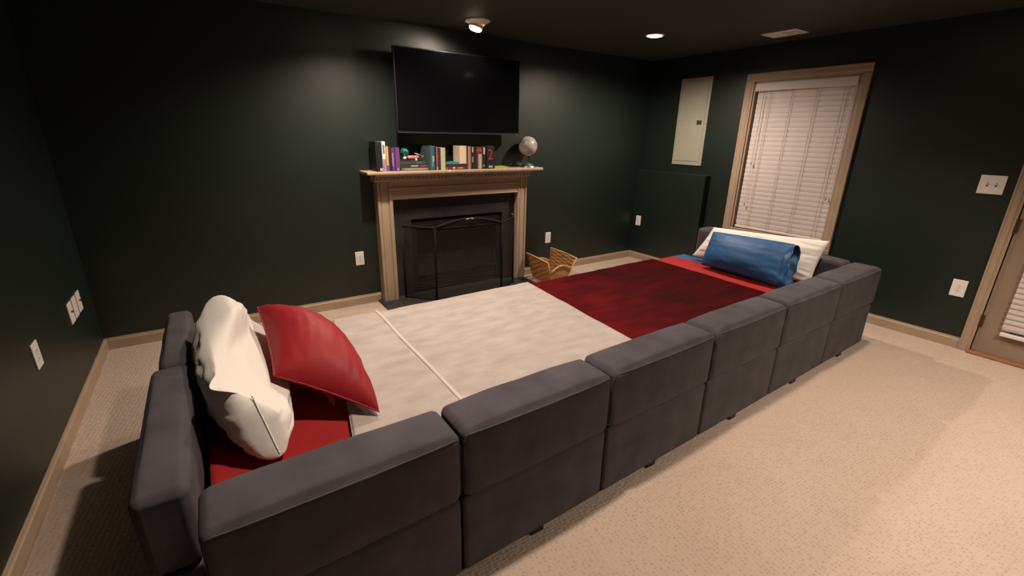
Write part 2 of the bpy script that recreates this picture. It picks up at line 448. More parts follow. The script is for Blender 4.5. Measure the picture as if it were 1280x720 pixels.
db = thing('door_blind', 'white slat blind hanging over the glass of the door', 'blind', (XR - .02, -3.8, 1.93))
dy0, dy1 = DY0 + .12, -3.468
obj('head_rail', B(-.02, .014, dy0 + 3.8, dy1 + 3.8, -.03, .02, .004), M_BLIND, db)
slat0 = None
for i in range(43):
    if slat0 is None:
        bm = bmesh.new()
        hw = .0225; tilt = math.radians(74)
        rows = []
        for t in (-1, 0, 1):
            s = t * hw; c = .003 * (1 - t * t)
            rows.append((s * math.cos(tilt) - c * math.sin(tilt), -s * math.sin(tilt) - c * math.cos(tilt)))
        prism(bm, rows + [(x + .002, z + .001) for x, z in reversed(rows)], 1, dy0 + 3.8, dy1 + 3.8)
        slat0 = obj('slat', bm, M_BLIND, db); s = slat0
    else:
        s = slat0.copy(); C.objects.link(s); s.parent = db
    s.location = (0, 0, -.05 - i * .0388)
obj('bottom_rail', B(-.012, .012, dy0 + 3.8, dy1 + 3.8, -1.745, -1.72, .004, 2), M_BLIND, db)

# ---------------------------------------------------------------- fireplace
PX0, PX1, QX0, QX1 = -.078, .046, 1.386, 1.490       # pilasters
PYF = -.10
fp = thing('fireplace_mantel', 'taupe painted fireplace surround with a mantel shelf of books', 'mantel', (.7, 0, 0))
o = lambda a, b, c, d, e, f, **k: B(a - .7, b - .7, c, d, e, f, **k)
def pil(x0, x1, name='pilaster'):
    bm = bmesh.new()
    box(bm, x0 - .7, x1 - .7, PYF + .012, -.0, 0, 1.10)
    w = x1 - x0
    for (a, b, d) in ((0, .18, .0), (.24, .76, .006), (.82, 1.0, .0)):
        box(bm, x0 + a * w - .7, x0 + b * w - .7, PYF + d, PYF + .014, 0, 1.095, .002)
    return obj(name, bm, M_TRIM, fp)
pil(PX0, PX1); pil(QX0, QX1)
bm = bmesh.new()
box(bm, PX1 - .7 - .002, QX0 - .7 + .002, PYF + .006, 0, .945, 1.10)
box(bm, PX1 - .7 - .02, QX0 - .7 + .02, PYF - .002, PYF + .01, 1.035, 1.05, .003)
obj('frieze', bm, M_TRIM, fp)
bm = bmesh.new()      # thin pale inner bead around the slate
box(bm, PX1 - .7 - .004, PX1 - .7 + .008, PYF + .0, -.034, 0, .955, .003)
box(bm, QX0 - .7 - .008, QX0 - .7 + .004, PYF + .0, -.034, 0, .955, .003)
box(bm, PX1 - .7, QX0 - .7, PYF + .0, -.034, .943, .955, .003)
obj('inner_bead', bm, M_TRIM, fp)
MZ = 1.193
prof = [(PYF + .004, 1.098), (PYF - .012, 1.10), (PYF - .016, 1.112), (PYF - .016, 1.140), (PYF - .05, 1.150), (PYF - .085, 1.168), (0, 1.168), (0, 1.098)]
bm = bmesh.new(); prism(bm, prof, 0, PX0 - .02 - .7, QX1 + .02 - .7)
obj('crown_moulding', bm, M_TRIM, fp)
d0 = None
nd = 42
for i in range(nd):
    x = PX0 - .012 + (QX1 - PX0 + .024) * (i + .5) / nd - .7
    if d0 is None:
        d0 = obj('dentil', B(-.0105, .0105, PYF - .030, PYF - .014, 1.116, 1.139), M_TRIM, fp); q = d0
    else:
        q = d0.copy(); C.objects.link(q); q.parent = fp
    q.location = (x, 0, 0)
bm = bmesh.new()
box(bm, -.185 - .7, 1.605 - .7, -.222, 0, 1.167, MZ, .007, 2)
obj('shelf', bm, M_TRIM, fp)
obj('chip', B(.548 - .7, .560 - .7, -.2245, -.2205, 1.176, MZ + .0015, .001), M_PLATE, fp, label='small white chip on the shelf edge')

bm = bmesh.new()
box(bm, PX1 + .002, OPX0, -.032, -.001, .02, .944); box(bm, OPX1, QX0 - .002, -.032, -.001, .02, .944); box(bm, OPX0, OPX1, -.032, -.001, OPZ, .944)
tag(obj('slate_facing', bm, M_SLATE), 'black slate facing panel around the firebox opening', 'slate panel')
tag(obj('hearth_slab', B(-.115, 1.475, -.385, -.001, 0.0005, .02, .004), M_HEARTH), 'low dark slate hearth slab on the carpet before the fireplace', 'hearth')

fb = thing('fireplace_insert', 'black metal gas fireplace insert with louvres set into the slate opening', 'fireplace', (.733, 0, .02))
q = lambda a, b, c, d, e, f, **k: B(a - .733, b - .733, c, d, e - .02, f - .02, **k)
bm = bmesh.new()
for (a, b, c, d, e, f) in ((OPX0 + .002, OPX0 + .02, .0, .42, .021, OPZ - .002), (OPX1 - .02, OPX1 - .002, .0, .42, .021, OPZ - .002), (OPX0 + .02, OPX1 - .02, .40, .42, .021, OPZ - .002), (OPX0 + .02, OPX1 - .02, .0, .40, .021, .03), (OPX0 + .02, OPX1 - .02, .0, .40, OPZ - .02, OPZ - .002)):
    box(bm, a - .733, b - .733, c, d, e - .02, f - .02)
obj('firebox', bm, M_FIREBRICK, fb)
bm = bmesh.new()
for (a, b, e, f) in ((OPX0 + .003, OPX0 + .06, .021, OPZ - .003), (OPX1 - .06, OPX1 - .003, .021, OPZ - .003), (OPX0 + .05, OPX1 - .05, .65, OPZ - .003), (OPX0 + .05, OPX1 - .05, .17, .20)):
    box(bm, a - .733, b - .733, -.012, .02, e - .02, f - .02, .004)
obj('door_frame', bm, M_BLACKM, fb)
l0 = None
for zz in (.045, .075, .105, .135):
    if l0 is None: l0 = obj('louvre', q(OPX0 + .055, OPX1 - .055, -.006, .02, .021, .038, bev=.003), M_BLACKM, fb); lv = l0
    else: lv = l0.copy(); C.objects.link(lv); lv.parent = fb
    lv.location = (0, 0, zz - .03)
for zz in (.668, .69, .712):
    lv = l0.copy(); C.objects.link(lv); lv.parent = fb; lv.location = (0, -.008, zz - .02)
obj('glass', q(OPX0 + .055, OPX1 - .055, .0, .006, .20, .652), M_FIREGLASS, fb)
for k, (p0, p1) in enumerate((((-.28, .2, .22), (.26, .16, .24)), ((-.22, .28, .26), (.2, .3, .25)), ((-.1, .14, .30), (.16, .32, .33)))):
    bm = bmesh.new(); tube(bm, [Vector(p0).lerp(Vector(p1), t / 6) + Vector((0, 0, .015 * math.sin(t * 2.1 + k))) for t in range(7)], [.032, .04, .042, .04, .043, .038, .03], 10)
    obj('gas_log', bm, M_LOG, fb, True)
obj('burner', q(.38, 1.08, .08, .36, .035, .20, bev=.02), M_BLACKM, fb)

# folding fire screen
sc = thing('fireplace_screen', 'black three-panel folding mesh fire screen standing on the hearth', 'fire screen', (.68, -.34, .02))
S0 = Vector((.68, -.34, .02))
def screen_panel(a, b, h0, h1, arch):
    a = Vector((*a, .02)); b = Vector((*b, .02)); n = 14
    top = []
    for i in range(n + 1):
        t = i / n
        p = a.lerp(b, t); p.z = .02 + h0 + (h1 - h0) * t + arch * math.sin(PI * t)
        top.append(p - S0)
    bm = bmesh.new()
    a0, b0 = a - S0, b - S0
    tube(bm, [a0, a0 + Vector((0, 0, h0))], .0105, 8); tube(bm, [b0, b0 + Vector((0, 0, h1))], .0105, 8)
    tube(bm, top, .0105, 8); tube(bm, [a0 + Vector((0, 0, .012)), b0 + Vector((0, 0, .012))], .0075, 8)
    tube(bm, [a0 + Vector((0, 0, min(h0, h1) - .005)), b0 + Vector((0, 0, min(h0, h1) - .005))], .005, 6)
    fr = obj('panel_frame', bm, M_BLACKM, sc, True)
    bm = bmesh.new()
    lo = [bm.verts.new(a0.lerp(b0, i / n) + Vector((0, 0, .012))) for i in range(n + 1)]
    hi = [bm.verts.new(p) for p in top]
    for i in range(n): bm.faces.new((lo[i], lo[i + 1], hi[i + 1], hi[i]))
    obj('wire_mesh', bm, M_MESH, fr)
screen_panel((.128, -.085), (.338, -.325), .685, .688, .0)
screen_panel((.338, -.325), (1.02, -.365), .688, .685, .062)
screen_panel((1.02, -.365), (1.262, -.205), .685, .69, .0)
bm = bmesh.new(); bmesh.ops.create_uvsphere(bm, u_segments=12, v_segments=8, radius=.014, matrix=Matrix.Translation(Vector((1.238, -.215, .742)) - S0))
obj('knob', bm, M_BRONZE, sc, True)
bm = bmesh.new(); tube(bm, [Vector((.63, -.358, .765)) - S0, Vector((.66, -.366, .772)) - S0, Vector((.70, -.366, .772)) - S0, Vector((.73, -.358, .765)) - S0], .004, 6)
obj('handle', bm, M_STEEL, sc, True)

# ---------------------------------------------------------------- television
tv = thing('television', 'large flat black television mounted on the wall above the mantel', 'television', (.73, -.14, 1.83))
T0 = Vector((.73, -.14, 1.83))
def tb(a, b, c, d, e, f, **k): return B(a - T0.x, b - T0.x, c - T0.y, d - T0.y, e - T0.z, f - T0.z, **k)
tx0, tx1, tz0, tz1 = .119, 1.342, 1.503, 2.160
obj('case', tb(tx0, tx1, -.149, -.105, tz0, tz1, bev=.004, seg=2), M_TVB, tv)
obj('screen', tb(tx0 + .008, tx1 - .008, -.1505, -.148, tz0 + .016, tz1 - .008), M_TV, tv)
obj('lower_trim', tb(tx0 + .002, tx1 - .002, -.1515, -.147, tz0 - .001, tz0 + .006), mat('tv_trim_metal', (.10, .10, .10), .35, metal=.7), tv)
obj('logo_light', tb(1.305, 1.325, -.153, -.149, tz0 - .001, tz0 + .005), M_STEEL, tv)
obj('rear_housing', tb(.35, 1.12, -.106, -.06, 1.53, 1.95, bev=.015, seg=2), M_TVB, tv)
obj('wall_bracket', tb(.45, 1.02, -.061, -.001, 1.62, 1.9), M_BLACKM, tv)

# ---------------------------------------------------------------- sofa bed
def front_y(x): return -2.932 + .024 * x
def shear(bm):
    for v in bm.verts: v.co.y += .024 * v.co.x
    return bm
def fe(x): return front_y(x) + 1.534
seams = [-1.448, -.753, -.078, .627, 1.330, 2.046, 2.735]
RZ = .024
lab = ['leftmost front sofa module, nearest the camera, with a plain dark charcoal back',
       'second front sofa module from the left, beside the pale grey blanket hem',
       'third front sofa module from the left, beside the pale grey blanket',
       'fourth front sofa module from the left, beside the burgundy blanket',
       'fifth front sofa module from the left, beside the bright red sheet and blue pillow',
       'rightmost front sofa module, at the far corner by the window wall']
ZM = .352
def module(i):
    x0, x1 = seams[i], seams[i + 1]
    w = x1 - x0
    y0 = front_y(x0)
    t = thing('sofa_module', lab[i], 'sofa', (x0, y0, 0), 0, 'charcoal sofa modules along the front of the bed')
    g = .005
    ztop = .612 + .004 * i
    obj('backrest', shear(softbox(g, w - g, .0, .195, ZM + .002, ztop, .028, .008, .003, i, ends=(0, .8, 1.5))), M_SOFA, t, True)
    obj('base_panel', shear(softbox(g, w - g, .010, .19, .032, ZM - .002, .016, .005, .002, i + 20, ends=(0, 1, .3))), M_SOFA, t, True)
    obj('seat', shear(B(g, (w if i < 5 else 2.545 - x0) - g, .205, 1.53, .039, BED - .006, .02, 2)), M_SOFA, t)
    # piping along the top front edge and down the sides
    zf = ztop - .012; 
    bm = bmesh.new()
    pts = [(g + .004, .012, ZM + .03), (g + .004, .012, zf - .03), (g + .012, .008, zf - .004), (g + .03, .003, zf)] + [(g + .03 + (w - 2 * g - .06) * k / 10, .0005 - .004 * math.sin(PI * k / 10), zf + .0) for k in range(1, 10)] + [(w - g - .03, .003, zf), (w - g - .012, .008, zf - .004), (w - g - .004, .012, zf - .03), (w - g - .004, .012, ZM + .03)]
    tube(bm, pts, .0028, 6)
    obj('piping', shear(bm), M_SOFA, t, True)
    for fy in (.06, 1.4):
        obj('foot', B(w / 2 - .03, w / 2 + .03, fy - .03, fy + .03, 0, .040, .004), M_FOOT, t)
    return t
for i in range(6): module(i)

def side(name_label, x0, x1, y0, y1, ztop, seed, rz=0.0):
    t = thing('sofa_side_panel', name_label, 'sofa', (x0, y0, 0), rz, 'charcoal sofa panels closing the two ends of the bed')
    obj('backrest', softbox(0, x1 - x0, .004, y1 - y0 - .004, ZM + .002, ztop, .026, .007, .003, seed, ends=(1, 0, 1)), M_SOFA, t, True)
    obj('base_panel', softbox(.004, x1 - x0 - .004, .006, y1 - y0 - .006, .032, ZM - .002, .016, .005, .002, seed + 9, ends=(1, 0, .3)), M_SOFA, t, True)
    xm, ym = (x1 - x0) / 2, (y1 - y0) / 2
    for fy in (.12, y1 - y0 - .12):
        obj('foot', B(xm - .03, xm + .03, fy - .03, fy + .03, 0, .040, .004), M_FOOT, t)
    return t
side('charcoal sofa end panel at left, nearest the camera, behind the white pillow', -1.588, -1.462, -2.765, -1.945, .612, 31)
side('charcoal sofa end panel at left, far one, beside the top of the white pillow', -1.566, -1.462, -1.938, -1.27, .615, 32)
side('charcoal sofa end panel at right, near one, next to the rightmost front module', 2.60, 2.775, -2.655, -2.04, .630, 33)
side('charcoal sofa end panel at right, far one under the window behind the white pillow', 2.578, 2.755, -2.034, -1.41, .690, 34)

# ---------------------------------------------------------------- bedding
def sheet(name, quad, z, th, nx, ny, m, label, cat, hang=None, amp=.0035, scale=5.0, seed=0, roundc=0.0, zfun=None):
    """cloth over the bed: quad = near-left, near-right, far-right, far-left (x, y); the far edge may hang down"""
    nl, nr, fr_, fl = [Vector((*q, 0)) for q in quad]
    bm = bmesh.new(); rows = []
    hs = [0] if not hang else [0, .12, .25, .45, .7, 1.0]
    for j in range(ny + len(hs)):
        row = []
        for i in range(nx + 1):
            s = i / nx
            tt = min(j, ny) / ny
            p = nl.lerp(nr, s).lerp(fl.lerp(fr_, s), tt)
            zz = z + amp * noise.noise(Vector((p.x * scale + seed, p.y * scale, seed))) + .4 * amp * noise.noise(Vector((p.x * scale * 3 + seed, p.y * scale * 3, 2.0)))
            if zfun: zz += zfun(p.x, p.y)
            if hang and j >= ny:
                h = hs[j - ny]
                p.y += .028 * (1 - (1 - h) ** 3) + .006 * noise.noise(Vector((p.x * 9, 3.3, seed))) * h
                zz -= h * h * hang if h < .5 else (h - .25) * hang
            row.append(bm.verts.new((p.x, p.y, zz)))
        rows.append(row)
    for j in range(len(rows) - 1):
        for i in range(nx):
            bm.faces.new((rows[j][i], rows[j][i + 1], rows[j + 1][i + 1], rows[j + 1][i]))
    ob = obj(name, bm, m, None, True)
    md = ob.modifiers.new('thickness', 'SOLIDIFY'); md.thickness = th; md.offset = -1
    if label: tag(ob, label, cat)
    return ob
sheet('red_fitted_sheet', [(-1.436, front_y(-1.44) + .215), (-.70, front_y(-.7) + .215), (-.70, fe(-.7)), (-1.436, fe(-1.436))], BED + .006, .003, 40, 50, M_REDSHEET,
      'dark red sheet under the pillows at the left end of the bed', 'sheet', hang=.12)
sheet('blue_fitted_sheet', [(2.30, -1.75), (2.535, -1.75), (2.535, fe(2.53)), (2.16, fe(2.16))], BED + .006, .003, 20, 24, mat('blue_sheet', (.02, .10, .22), .6, sheen=.2),
      'corner of a blue sheet showing below the white pillow, far right of bed', 'sheet', hang=.10)
sheet('red_flat_sheet', [(.45, front_y(.45) + .215), (2.535, front_y(2.535) + .215), (2.34, fe(2.34) - .012), (.52, fe(.52) - .01)], BED + .014, .004, 90, 50, M_REDSHEET,
      'bright red sheet showing between the burgundy blanket and the blue pillow', 'sheet')
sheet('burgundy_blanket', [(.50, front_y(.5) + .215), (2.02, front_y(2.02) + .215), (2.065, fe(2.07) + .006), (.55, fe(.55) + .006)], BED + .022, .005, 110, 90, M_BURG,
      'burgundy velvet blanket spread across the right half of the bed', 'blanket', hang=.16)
gb = sheet('grey_blanket', [(-1.03, front_y(-1.03) + .215), (.505, front_y(.505) + .215), (.628, fe(.63) + .024), (-.80, fe(-.8) + .024)], BED + .033, .008, 120, 90, M_GREY,
      'pale grey plush blanket with a folded-over hem, spread in the middle of the bed', 'blanket', hang=.2)
# folded-over part with its pale hem
fo = sheet('folded_flap', [(-1.022, front_y(-1.02) + .215), (-.55, front_y(-.55) + .215), (-.535, fe(-.535) + .029), (-.795, fe(-.79) + .029)], BED + .0385, .005, 44, 60, M_GREY, None, None, hang=.19)
fo.parent = gb
bm = bmesh.new()
pts = [(-.548 + .012 * t + .006 * noise.noise(Vector((t * 4, 1, 1))), front_y(-.55) + .215 + (fe(-.54) - front_y(-.55) - .172) * t, BED + .040 + .001 * noise.noise(Vector((t * 6, 3, 1)))) for t in [k / 40 for k in range(41)]]
rows = []
for (x, y, z) in pts:
    rows.append([bm.verts.new((x + dx, y, z + dz)) for dx, dz in ((-.011, .0005), (-.006, .003), (0, .001), (.006, .003), (.010, -.003))])
for a, b in zip(rows[:-1], rows[1:]):
    for k in range(4): bm.faces.new((a[k], a[k + 1], b[k + 1], b[k]))
hm = obj('hem', bm, M_GREYHEM, gb, True)
hm.modifiers.new('thickness', 'SOLIDIFY').thickness = .003

# ---------------------------------------------------------------- pillows
def pillow(name, c, T, m, label, pinch=.06, seed=0, wr=.008, front=.62, sag=(0, 0, 0), n=44, bend=0.0, ex=.42, ear=None, clamp=None, wscale=(2.2, 7.0)):
    """c: lower-near, lower-far, upper-far, upper-near corners; front normal = (lower edge) x (up)"""
    ln, lf, uf, un = [Vector(q) for q in c]
    nrm = (uf - ln).cross(un - lf).normalized()
    if nrm.z < 0: nrm = -nrm
    bm = bmesh.new()
    vt = {}
    def P(i, j, side):
        u = -1 + 2 * i / n; v = -1 + 2 * j / n
        # denser at the rim
        u = math.sin(u * PI / 2 * .92) / math.sin(PI / 2 * .92); v = math.sin(v * PI / 2 * .92) / math.sin(PI / 2 * .92)
        edge = i in (0, n) or j in (0, n)
        key = (i, j, 0 if edge else side)
        if key in vt: return vt[key]
        uu = u * (1 - pinch * (1 - v * v)); vv = v * (1 - pinch * (1 - u * u))
        a, b = (uu + 1) / 2, (vv + 1) / 2
        p = ln.lerp(lf, a).lerp(un.lerp(uf, a), b)
        h = ((1 - u * u) * (1 - v * v)) ** ex * T
        h *= (front if side > 0 else 1 - front)
        rim = max(abs(u), abs(v))
        w = wr * (noise.noise(Vector((u * wscale[0] + seed, v * wscale[1], seed * 1.7 + side))) + .6 * noise.noise(Vector((u * 6 + seed + v * 4, v * 6 - u * 5, side * 2.0))))
        w *= (.35 + .65 * rim) * min(1, (1 - rim) * 6 + .15)
        p = p + nrm * (side * (h + w))
        p = p + Vector(sag) * (1 - u * u) * (1 - v * v) + nrm * bend * (1 - v * v)
        if ear: p = p + Vector(ear[2]) * math.exp(-((u - ear[0]) ** 2 + (v - ear[1]) ** 2) / ear[3])
        if clamp: p = clamp(p)
        if edge: p = p + nrm * .006 * noise.noise(Vector((u * 5 + seed, v * 5, 1.0)))
        vt[key] = bm.verts.new(p)
        return vt[key]
    for s in (1, -1):
        for i in range(n):
            for j in range(n):
                q = [P(i, j, s), P(i + 1, j, s), P(i + 1, j + 1, s), P(i, j + 1, s)]
                bm.faces.new(q if s > 0 else q[::-1])
    ob = obj(name, bm, m, None, True)
    tag(ob, label, 'pillow')
    # seam cord round the rim
    rim = [(i, 0) for i in range(n)] + [(n, j) for j in range(n)] + [(i, n) for i in range(n, 0, -1)] + [(0, j) for j in range(n, -1, -1)]
    return ob, nrm

def rimseam(ob, c, m, pinch, r=.004, n=44, sides=(0, 1, 2, 3)):
    ln, lf, uf, un = [Vector(q) for q in c]
    pts = []
    N = 24
    for side_ in sides:
        for k in range(0 if len(sides) == 4 else 7, N):
            t = -1 + 2 * k / N
            u, v = [(t, -1), (1, t), (-t, 1), (-1, -t)][side_]
            uu = u * (1 - pinch * (1 - v * v)); vv = v * (1 - pinch * (1 - u * u))
            a, b = (uu + 1) / 2, (vv + 1) / 2
            pts.append(ln.lerp(lf, a).lerp(un.lerp(uf, a), b))
    if len(sides) == 4: pts.append(pts[0])
    bm = bmesh.new(); tube(bm, pts, r, 6, cap=False)
    s = obj('seam', bm, m, ob, True)
    return s

def sleeve(ob, c, nrm, T, m, u0, u1, seed, open_t=.5):
    """open end of a pillowcase past the near short edge (u = -1)"""
    ln, lf, uf, un = [Vector(q) for q in c]
    bm = bmesh.new(); rings = []
    K = 40
    for k in range(7):
        t = k / 6; u = u0 + (u1 - u0) * t
        ring = []
        for q in range(K):
            th = 2 * PI * q / K
            v = math.cos(th) * (.93 + .02 * t)
            a, b = (u + 1) / 2, (v + 1) / 2
            p = ln + (lf - ln) * a
            p = p + ((un + (uf - un) * a) - p) * b
            h = math.sin(th) * T * (.16 + (open_t - .16) * t) * (1 + .5 * noise.noise(Vector((math.cos(th) * 2.5 + seed, math.sin(th) * 2.5, t * 2)))) + .25 * T * t * noise.noise(Vector((v * 3 + seed, 2.2, 0)))
            p = p + nrm * h + (lf - ln).normalized() * .03 * noise.noise(Vector((math.cos(th) * 2 + seed, math.sin(th) * 2, 7))) * t
            ring.append(bm.verts.new(p))
        rings.append(ring)
    for a, b in zip(rings[:-1], rings[1:]):
        for q in range(K): bm.faces.new((a[q], a[(q + 1) % K], b[(q + 1) % K], b[q]))
    s = obj('pillowcase_opening', bm, m, ob, True)
    s.modifiers.new('thickness', 'SOLIDIFY').thickness = .003
    return s

# left: white leaning on the end panels, red in front of it
cW = [(-1.230, -2.55, .465), (-1.175, -1.64, .465), (-1.345, -1.64, .775), (-1.30, -2.40, .735)]
def clampfn(c, off):
    ln, lf, uf, un = [Vector(q) for q in c]
    n_ = (uf - ln).cross(un - lf).normalized()
    if n_.z < 0: n_ = -n_
    o_ = (ln + lf + uf + un) / 4; a_ = ((lf - ln) + (uf - un)) / 2; b_ = ((un - ln) + (uf - lf)) / 2
    def f(p):
        d = p - o_; u = d.dot(a_) / a_.length_squared; v = d.dot(b_) / b_.length_squared
        w = min(1, max(0, (.98 - max(abs(u), abs(v))) / .30))
        k = d.dot(n_) + off
        return p - n_ * (k * w * w * (3 - 2 * w)) if k > 0 else p
    return f
cR = [(-.875, -2.475, .472), (-.93, -1.80, .475), (-1.185, -1.745, .725), (-1.195, -2.28, .63)]
pw, nw = pillow('white_pillow', cW, .275, M_WHITE, 'plump white pillow leaning on the left sofa end panels', pinch=.015, seed=3, wr=.019, wscale=(2.6, 8.0), front=.40, sag=(-.01, 0, .02), ex=.27, ear=(-1, 1, (-.05, -.04, .015), .03), clamp=clampfn(cR, .062))
rimseam(pw, cW, M_WHITE, .015, .003, sides=(3,))
pr_, nr_ = pillow('red_pillow', cR, .21, M_REDSATIN, 'dark red satin pillow leaning on the left white pillow', pinch=.06, seed=6, wr=.008, front=.84)
rimseam(pr_, cR, M_REDSATIN, .06, .004)
# right: white against the end panels, blue in front
cV = [(2.435, -2.535, .460), (2.425, -1.50, .455), (2.515, -1.62, .735), (2.585, -2.54, .778)]
pv, nv = pillow('white_pillow', cV, .12, M_WHITE, 'white pillow standing behind the blue pillow at the window end', pinch=.03, seed=9, wr=.007, front=.62)
cB = [(2.19, -2.45, .448), (2.22, -1.735, .455), (2.405, -1.69, .718), (2.385, -2.39, .748)]
pb, nb = pillow('blue_pillow', cB, .165, M_BLUE, 'blue satin pillow propped against the white pillow at the window end', pinch=.03, seed=12, wr=.006, front=.66, wscale=(1.6, 4.5))
sleeve(pb, cB, nb, .15, M_BLUE, -.84, -1.09, 4, .50)

# ---------------------------------------------------------------- wall plates
def outlet(label, wall, a, z, kind='duplex', w=.074, h=.122):
    t = thing('wall_outlet' if kind in ('duplex', 'jack', 'blank') else 'light_switch', label, 'outlet' if kind in ('duplex', 'jack', 'blank') else 'switch', group='white plates on the green walls')
    if wall == 'B': t.location = (a, 0, z); t.rotation_euler = (0, 0, 0)
    if wall == 'R': t.location = (XR, a, z); t.rotation_euler = (0, 0, -PI / 2)
    if wall == 'P': t.location = (XR - BUMP, a, z); t.rotation_euler = (0, 0, -PI / 2)
    if wall == 'L': t.location = (XL, a, z); t.rotation_euler = (0, 0, PI / 2)
    obj('plate', B(-w / 2, w / 2, -.0065, -.0005, -h / 2, h / 2, .0025, 2), M_PLATE, t)
    if kind == 'duplex':
        for s in (-1, 1):
            bm = bmesh.new()
            prism(bm, [(.0165 * math.cos(2 * PI * k / 16), s * .0195 + max(-.0125, min(.0125, .0165 * math.sin(2 * PI * k / 16)))) for k in range(16)], 1, -.0085, -.006)
            rc = obj('receptacle', bm, M_PLATE, t)
            bm = bmesh.new()
            for dx in (-.006, .006): box(bm, dx - .0012, dx + .0012, -.0089, -.0084, s * .0195 - .001, s * .0195 + .0075)
            box(bm, -.002, .002, -.0089, -.0084, s * .0195 - .009, s * .0195 - .005)
            obj('slots', bm, M_SLOT, rc)
        obj('screw', lathe(bmesh.new(), [(.003, 0), (.003, .0015)], Matrix.Translation((0, -.006, 0)) @ Matrix.Rotation(PI / 2, 4, 'X'), 10), M_STEEL, t)
    elif kind == 'jack':
        bm = bmesh.new(); lathe(bm, [(.006, 0), (.006, .008), (.002, .009)], Matrix.Translation((0, -.006, .006)) @ Matrix.Rotation(PI / 2, 4, 'X'), 12)
        obj('jack', bm, M_BRONZE, t)
    elif kind == 'switch2':
        for dx in (-.023, .023):
            bm = bmesh.new(); box(bm, dx - .0055, dx + .0055, -.0075, -.006, -.0125, .0125)
            obj('toggle_slot', bm, M_SLOT, t)
            bm = bmesh.new(); prism(bm, [(-.006, -.004), (-.018, .006), (-.017, .011), (-.006, .008)], 0, dx - .004, dx + .004)
            obj('toggle', bm, M_PLATE, t)
    return t
S_ = 1.0
outlet('white wall outlet left of the fireplace, above the baseboard', 'B', -.249, .433)
outlet('white wall outlet right of the fireplace, above the wicker basket', 'B', 1.873, .399)
outlet('white wall outlet on the green boxed-out section in the far right corner', 'P', -.10, .495)
outlet('white wall outlet low on the wall between the sofa and the door', 'R', -3.174, .459, w=.085, h=.128)
outlet('white double light switch beside the door', 'R', -3.16, 1.226, 'switch2', w=.135, h=.128)
outlet('white wall plate alone on the left wall, nearest the camera', 'L', -1.264, .507, 'duplex', w=.085)
outlet('white wall plate on the left wall, nearest of the row of three', 'L', -.572, .478, 'jack', w=.088)
outlet('white wall plate on the left wall, middle of the row of three', 'L', -.460, .478, 'duplex', w=.088)
outlet('white wall plate on the left wall, farthest of the row of three', 'L', -.348, .478, 'jack', w=.088)

# ---------------------------------------------------------------- electrical panel
ep = thing('electrical_panel', 'putty coloured metal electrical panel on the right wall, left of the window', 'electrical panel', (XR, -.628, 1.21))
def eb(y0, y1, z0, z1, x0, x1, **k): return B(x0, x1, y0 + .628, y1 + .628, z0 - 1.21, z1 - 1.21, **k)
obj('cover', eb(-.822, -.434, 1.212, 2.125, -.012, -.001, bev=.003, seg=2), M_PANEL, ep)
dd = obj('door', eb(-.79, -.455, 1.255, 2.09, -.017, -.011, bev=.002), M_PANEL, ep)
obj('latch', eb(-.765, -.70, 1.645, 1.69, -.021, -.0165, bev=.002), M_SLOT, dd, label='dark latch')
obj('lock', lathe(bmesh.new(), [(.009, 0), (.009, .006), (.005, .008)], Matrix.Translation((-.012, -.805 + .628, 1.665 - 1.21)) @ Matrix.Rotation(-PI / 2, 4, 'Y'), 14), M_STEEL, ep)
obj('hinge', eb(-.452, -.446, 1.30, 2.04, -.016, -.011), M_PANEL, ep)

# ---------------------------------------------------------------- ceiling: lamps and vent
def spot(name, parent, loc, aim, power, angle, blend, r=.04):
    l = bpy.data.lights.new(name, 'SPOT'); l.energy = power; l.color = WARM; l.spot_size = math.radians(angle); l.spot_blend = blend; l.shadow_soft_size = r
    o_ = bpy.data.objects.new(name, l); link(o_, parent); o_.location = loc
    o_.rotation_euler = Vector(aim).to_track_quat('-Z', 'Y').to_euler()
    return o_
def flush_light(x, y, power, label, angle=125, blend=.8):
    t = thing('ceiling_light', label, 'ceiling light', (x, y, CEIL), 0, 'recessed ceiling lights')
    bm = bmesh.new(); lathe(bm, [(.062, -.002), (.066, -.008), (.082, -.006), (.084, -.0005), (.062, -.0005)], n=36, cap=False)
    obj('trim_ring', bm, M_CANTRIM, t, True)
    bm = bmesh.new(); lathe(bm, [(.063, -.001), (.061, -.008), (.035, -.0105), (.002, -.011)], n=36)
    obj('lens', bm, M_LENS, t, True)
    spot('bulb', t, (0, 0, -.03), (0, 0, -1), power, angle, blend)
    return t
def eyeball_light(x, y, power, label, aim, angle=110, blend=.6, point=False):
    t = thing('ceiling_light', label, 'ceiling light', (x, y, CEIL), 0, 'recessed ceiling lights')
    bm = bmesh.new(); lathe(bm, [(.056, -.034), (.062, -.030), (.088, -.012), (.100, -.008), (.102, -.0005), (.056, -.0005)], n=40, cap=False)
    obj('trim_ring', bm, M_CANTRIM, t, True)
    R_ = Vector(aim).to_track_quat('-Z', 'Y').to_matrix().to_4x4()
    bm = bmesh.new(); lathe(bm, [(.055, -.02), (.057, -.035), (.055, -.050), (.051, -.056)], R_, n=36, cap=False)
    obj('eyeball', bm, M_CANTRIM, t, True)
    bm = bmesh.new(); lathe(bm, [(.050, -.052), (.048, -.064), (.038, -.074), (.002, -.080)], R_, n=32)
    obj('lens', bm, M_LENS, t, True)
    a = Vector(aim).normalized()
    if point:
        l = bpy.data.lights.new('bulb', 'POINT'); l.energy = power; l.color = WARM; l.shadow_soft_size = .03
        o_ = bpy.data.objects.new('bulb', l); link(o_, t); o_.location = a * .115
    else:
        spot('bulb', t, a * .10, aim, power, angle, blend)
    return t
eyeball_light(.705, -.47, 11, 'swivelling white ceiling light poking down from the ceiling above the television', (-.26, .12, -1), 178, .3)
